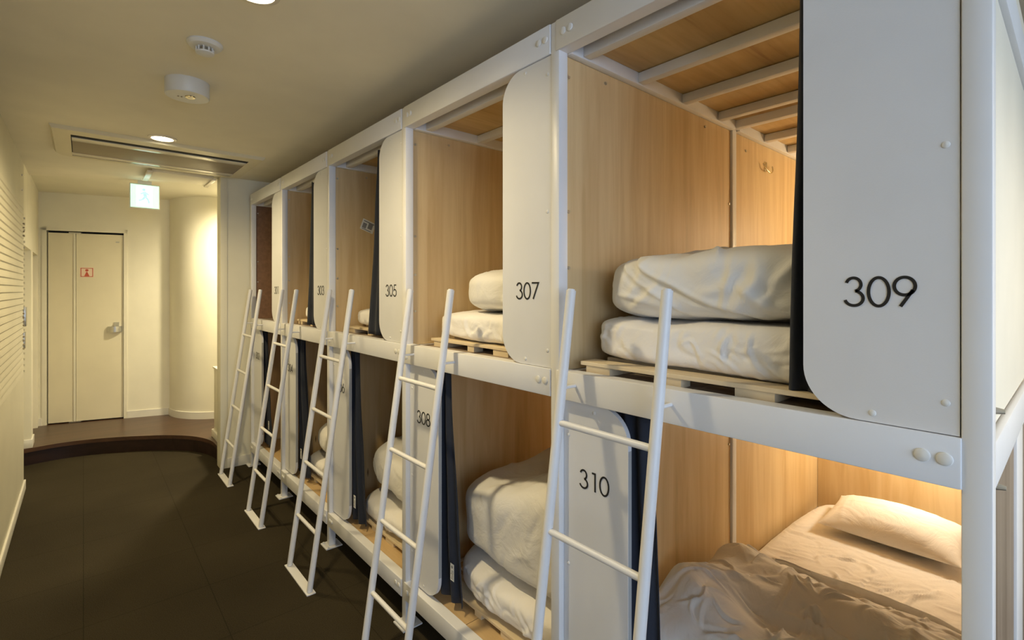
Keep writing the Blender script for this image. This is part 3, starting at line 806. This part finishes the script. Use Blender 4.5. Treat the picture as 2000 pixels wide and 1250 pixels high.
# 305
fut('folded white futon partly behind the dark curtain in the bay numbered 305', 1.235, 2.25, 2.1, 2.965, ZT, 1.440, p=6, N=70, low=.014, seed=31)
duv('white duvet partly behind the dark curtain in the bay numbered 305', 1.27, 2.28, 2.1, 2.86, 1.441, 1.61, p=4, N=60, low=.02, seed=35)
# 303, 301
fut('white futon corner just left of the dark curtain in the bay numbered 303', 1.235, 2.25, 3.06, 3.895, ZT, 1.44, p=6, N=48, low=.014, seed=41)
fut('sliver of a white futon behind the panel numbered 301', 1.25, 2.25, 4.0, 4.66, ZU + .0005, 1.43, p=4, N=40, low=.014, seed=45)
# 308
fut('white futon on the slats in the lower bay numbered 308', 1.225, 2.28, 1.12, 1.885, ZB, .385, n=26, p=4.5, N=110, low=.014, wr=.003, seed=51)
def s308(co, u, g):
    top = max(0, u.z) ** .7
    co.z += top * (.115 * max(0, min(1, (1.80 - co.y) / .42)) + .05 * min(1, max(0, co.x - 1.45) * 2))
    d = math.exp(-(((co.y - 1.46) / .10) ** 2 + ((co.x - 1.58) / .10) ** 2))
    co.z -= top * .085 * d
    return co
c308 = rc(8, 12, (1.25, 1.7, 1.15, 1.9, .42, .72), 'ft', {'f': -20, 't': 70}, 30, (.15, .4), (.010, .020), (.004, .008))
for k in range(9):
    a = R(150 + k * 16); cx_, cy_ = 1.56, 1.44
    c308.append(crease((cx_ + .03 * math.cos(a), cy_ + .03 * math.sin(a), .75), (cx_ + .22 * math.cos(a), cy_ + .22 * math.sin(a), .75), (0, 0, 1), .007, .009, .02))
duv('big white duvet with ladder shadows in the lower bay numbered 308', 1.25, 2.30, 1.10, 1.885, .386, .705, cs=c308, p=5.2, N=140, low=.022, wr=.003, wsc=4, seed=57, shape=s308)
# 306, 304
fut('white futon on the slats in the lower bay numbered 306', 1.225, 2.28, 2.08, 2.86, ZB, .360, p=4.5, N=60, low=.014, seed=61)
duv('rounded white duvet in the lower bay numbered 306', 1.26, 2.30, 2.06, 2.865, .361, .67, n=14, p=3.4, N=70, low=.03, seed=65)
fut('white futon on the slats in the lower bay numbered 304', 1.225, 2.28, 3.03, 3.80, ZB, .370, p=4.5, N=44, low=.014, seed=71)
duv('white duvet in the lower bay numbered 304', 1.27, 2.30, 3.03, 3.80, .371, .61, n=12, p=3.2, N=54, low=.03, seed=75)
# 310: made-up bed
cm = rc(12, 46, (2.2, 3.3, .2, 1.0, .2, .27), 't', {'t': 100, 'f': 0}, 38, (.10, .42), (.005, .011), (.004, .009))
cm += rc(13, 16, (2.3, 2.8, .3, .8, .2, .27), 't', {'t': 150, 'f': 0}, 25, (.10, .30), (.006, .011), (.006, .011))
cm += [crease((x, .97, .27), (x + .06, .86, .27), (0, 0, 1), .006, .005, .01) for x in (2.35, 2.5, 2.62, 2.8, 2.95, 3.1)]
def smat(co, u, g):
    if co.x < 2.30: co.z = min(co.z, .262)
    co.x = max(co.x, 1.218)
    return co
mt = puff('mattress', 'futon', None, 1.215, 3.44, .15, 1.045, ZLo + .001, .272, p=8, N=200, low=.006, wr=.002, wsc=5.5, seed=81, creases=cm, shape=smat)
tag(mt, 'flat white sheeted mattress in the lower bay numbered 310', 'mattress')
def s310(co, u, g):
    top = max(0, u.z) ** .5
    x, y = co.x, co.y
    f = .085 * math.exp(-((y - .93) / .15) ** 2 - ((x - 1.72) / .26) ** 2)
    f += .045 * math.exp(-((x - 2.02 - .25 * (y - .6)) / .09) ** 2)
    f -= .045 * math.exp(-((x - 1.80 + .3 * (y - .6)) / .07) ** 2 - ((y - .66) / .16) ** 2)
    f += .020 * math.exp(-((x - 1.50 - .6 * (y - .7)) / .07) ** 2)
    f -= .04 * math.exp(-((x - 1.38) / .05) ** 2 - ((y - .76) / .12) ** 2)
    co.z += top * f
    taper = max(0, (x - 2.05) / .30)
    co.z -= top * .11 * min(1, taper) ** 1.5
    co.x = max(co.x, 1.222); co.y = min(co.y, 1.046)
    if abs(co.x - XS) < .06: co.y = max(.16, co.y)
    co.y = max(.138, co.y)
    return co
cd = rc(17, 30, (1.3, 2.3, .25, 1.0, .3, .42), 't', {'t': 150, 'f': 0}, 28, (.15, .45), (.008, .018), (.007, .015))
cd += rc(18, 40, (1.5, 2.3, .25, 1.0, .3, .42), 't', {'t': 120, 'f': 0}, 50, (.06, .20), (.004, .008), (.006, .012))
for (cx_, cy_, n0) in ((1.48, .80, 10), (1.62, .62, 9), (1.95, .62, 8)):
    rg = random.Random(int(cx_ * 100))
    for k in range(n0):
        a = R(rg.uniform(0, 360)); r0 = .02; r1 = rg.uniform(.10, .20)
        cd.append(crease((cx_ + r0 * math.cos(a), cy_ + r0 * math.sin(a), .42), (cx_ + r1 * math.cos(a), cy_ + r1 * math.sin(a), .42), (0, 0, 1), rg.uniform(.005, .009), rg.uniform(.008, .014), .015))
cd += [crease((2.28 - .03 * k, .22 + .13 * k, .33), (2.10 - .03 * k, .27 + .12 * k, .38), (.3, 0, .95), .008, .009, .01) for k in range(6)]
du = puff('duvet', 'bed', None, 1.252, 2.37, .175, 1.035, .2665, .435, p=3.8, N=230, low=.035, lsc=4, wr=.004, wsc=4.2, seed=91, shape=s310, creases=cd)
tag(du, 'rumpled white duvet thrown back over the mattress in the lower bay numbered 310', 'duvet', DG)
# pillow
def pillow(cx, cy, cz, a, bb, h, label):
    b = bmesh.new(); n = 72
    rows = {}
    for s in (1, -1):
        for i in range(n + 1):
            for j in range(n + 1):
                u = math.sin((-1 + 2 * i / n) * math.pi / 2); v = math.sin((-1 + 2 * j / n) * math.pi / 2)
                edge = (i in (0, n)) or (j in (0, n))
                if edge and s == -1: rows[(s, i, j)] = rows[(1, i, j)]; continue
                pin = 1 - .10 * (1 - abs(v)) * u * u * 1.0 - 0
                pin2 = 1 - .08 * (1 - abs(u)) * v * v
                x = cx + a * u * (1 - .09 * (1 - v * v)  * abs(u) ** 3) ; y = cy + bb * v * (1 - .06 * (1 - u * u) * abs(v) ** 3)
                prof = (max(0, 1 - u * u) ** .60) * (max(0, 1 - v ** 2) ** .50)
                p_ = Vector((x, y, s))
                wrk = ridged(Vector((x * 2.2, y * 6, s)), 2.2, 4) ** 3 * .005 * (abs(u) ** 2 + .25) + ridged(p_, 7, 9) ** 3 * .002
                z = h * prof * (1 if s > 0 else .45) + wrk * min(1, prof * 2) * (s > 0)
                rise = .035 * (u + 1) / 2
                rows[(s, i, j)] = b.verts.new((x, y, cz + s * z + rise))
    for s in (1, -1):
        for i in range(n):
            for j in range(n):
                q = [rows[(s, i, j)], rows[(s, i + 1, j)], rows[(s, i + 1, j + 1)], rows[(s, i, j + 1)]]
                try: b.faces.new(q if s > 0 else q[::-1])
                except ValueError: pass
    m = MB(); m.b.free(); m.b = b; o = m.build('pillow', 'futon')
    for f in o.data.polygons: f.use_smooth = True
    return tag(o, label, 'pillow')
pillow(3.12, .625, .322, .20, .285, .100, 'plump white pillow at the head of the lower bed numbered 310')

# curtains
def curtain(yt0, yt1, yb0, yb1, z0, z1, xc, pleats, label, tagpos=None, seed=0):
    t = thing('curtain', (xc, (yt0 + yt1) / 2, z0), label, 'curtain', 'dark navy privacy curtains')
    b = bmesh.new(); n, mz = int(pleats * 16), 26
    G = []
    for j in range(mz + 1):
        v = j / mz; row = []
        e = v ** 1.3
        for i in range(n + 1):
            u = i / n
            y = (yt0 * (1 - e) + yb0 * e) * (1 - u) + (yt1 * (1 - e) + yb1 * e) * u
            y += .004 * noise.noise(Vector((u * 3, v * 2.5, seed)))
            amp = .011 + .004 * math.sin(3 * v + seed)
            x = xc + amp * math.sin(u * pleats * 2 * math.pi + .5 * math.sin(v * 3 + seed)) + .006 * noise.noise(Vector((u * 5, v * 3, seed + 3)))
            row.append(b.verts.new((x, y, z1 + (z0 - z1) * v)))
        G.append(row)
    for j in range(mz):
        for i in range(n): b.faces.new((G[j][i], G[j][i + 1], G[j + 1][i + 1], G[j + 1][i]))
    m = MB(); m.b.free(); m.b = b; o = m.build('cloth', 'navy', t)
    for f in o.data.polygons: f.use_smooth = True
    md = o.modifiers.new('thickness', 'SOLIDIFY'); md.thickness = .0022; md.offset = 0
    MB().box(xc - .006, xc + .006, min(yt0, yt1) - .01, max(yt0, yt1) + .01, z1 - .006, z1 + .006).build('rail', 'steel', t)
    if tagpos:
        y, z = tagpos
        tg = MB().box(xc - .0265, xc - .0255, y - .012, y + .014, z - .035, z + .035).build('care_tag', 'tag', t)
        mb = MB()
        for k in range(6): mb.box(xc - .0270, xc - .0265, y - .009, y + .010 - .003 * (k % 3), z - .028 + k * .0065, z - .025 + k * .0065)
        mb.tube((xc - .0265, y + .001, z + .022), (xc - .0271, y + .001, z + .022), .006, 10)
        mb.build('tag_print', 'print', tg)
    return t
cl = 'dark navy curtain bunched beside the panel numbered '
curtain(.30, .402, .29, .425, 1.32, 2.285, 1.183, 3, cl + '309, upper row', None, 1)
curtain(2.26, 2.445, 2.29, 2.56, 1.31, 2.285, 1.183, 3, cl + '305, upper row', None, 2)
curtain(3.23, 3.45, 3.25, 3.53, 1.31, 2.285, 1.183, 3, cl + '303, upper row', None, 3)
curtain(.90, .770, .88, .735, .225, 1.205, 1.184, 2.5, cl + '310, lower row', None, 4)
curtain(1.87, 1.765, 1.86, 1.67, .235, 1.205, 1.184, 2.5, cl + '308, lower row', (1.712, .375), 5)
curtain(2.80, 2.690, 2.79, 2.60, .235, 1.205, 1.184, 2.5, cl + '306, lower row', (2.69, .352), 6)
curtain(3.74, 3.610, 3.72, 3.49, .235, 1.205, 1.184, 2.5, cl + '304, lower row', (3.60, .395), 7)
curtain(4.64, 4.560, 4.62, 4.36, .235, 1.205, 1.184, 3, cl + '302, lower row', (4.405, .428), 8)

# reading lamps inside the bays (each on the back panel)
def lamp(y, z, num, power, x=3.452, col=(1.0, .82, .53)):
    t = thing('reading_lamp', (x, y, z), 'small lit reading lamp at the head of the bay numbered %d' % num, 'lamp', 'reading lamps inside the bays')
    MB().box(x - .018, x + .004, y - .05, y + .05, z - .03, z + .03, bev=.004).build('base', 'plastic', t)
    MB().tube((x - .018, y, z), (x - .055, y, z), .032, 20, bev=.004).build('cover', 'lampshade', t, smooth=True)
    point((x - .13, y, z - .0), power, .05, col)
lamp(.42, 1.86, 309, 13)
lamp(.52, .86, 310, 14, col=(1.0, .87, .64))
lamp(1.40, .86, 308, 6)
lamp(1.40, 1.86, 307, 4, col=(1.0, .76, .42))
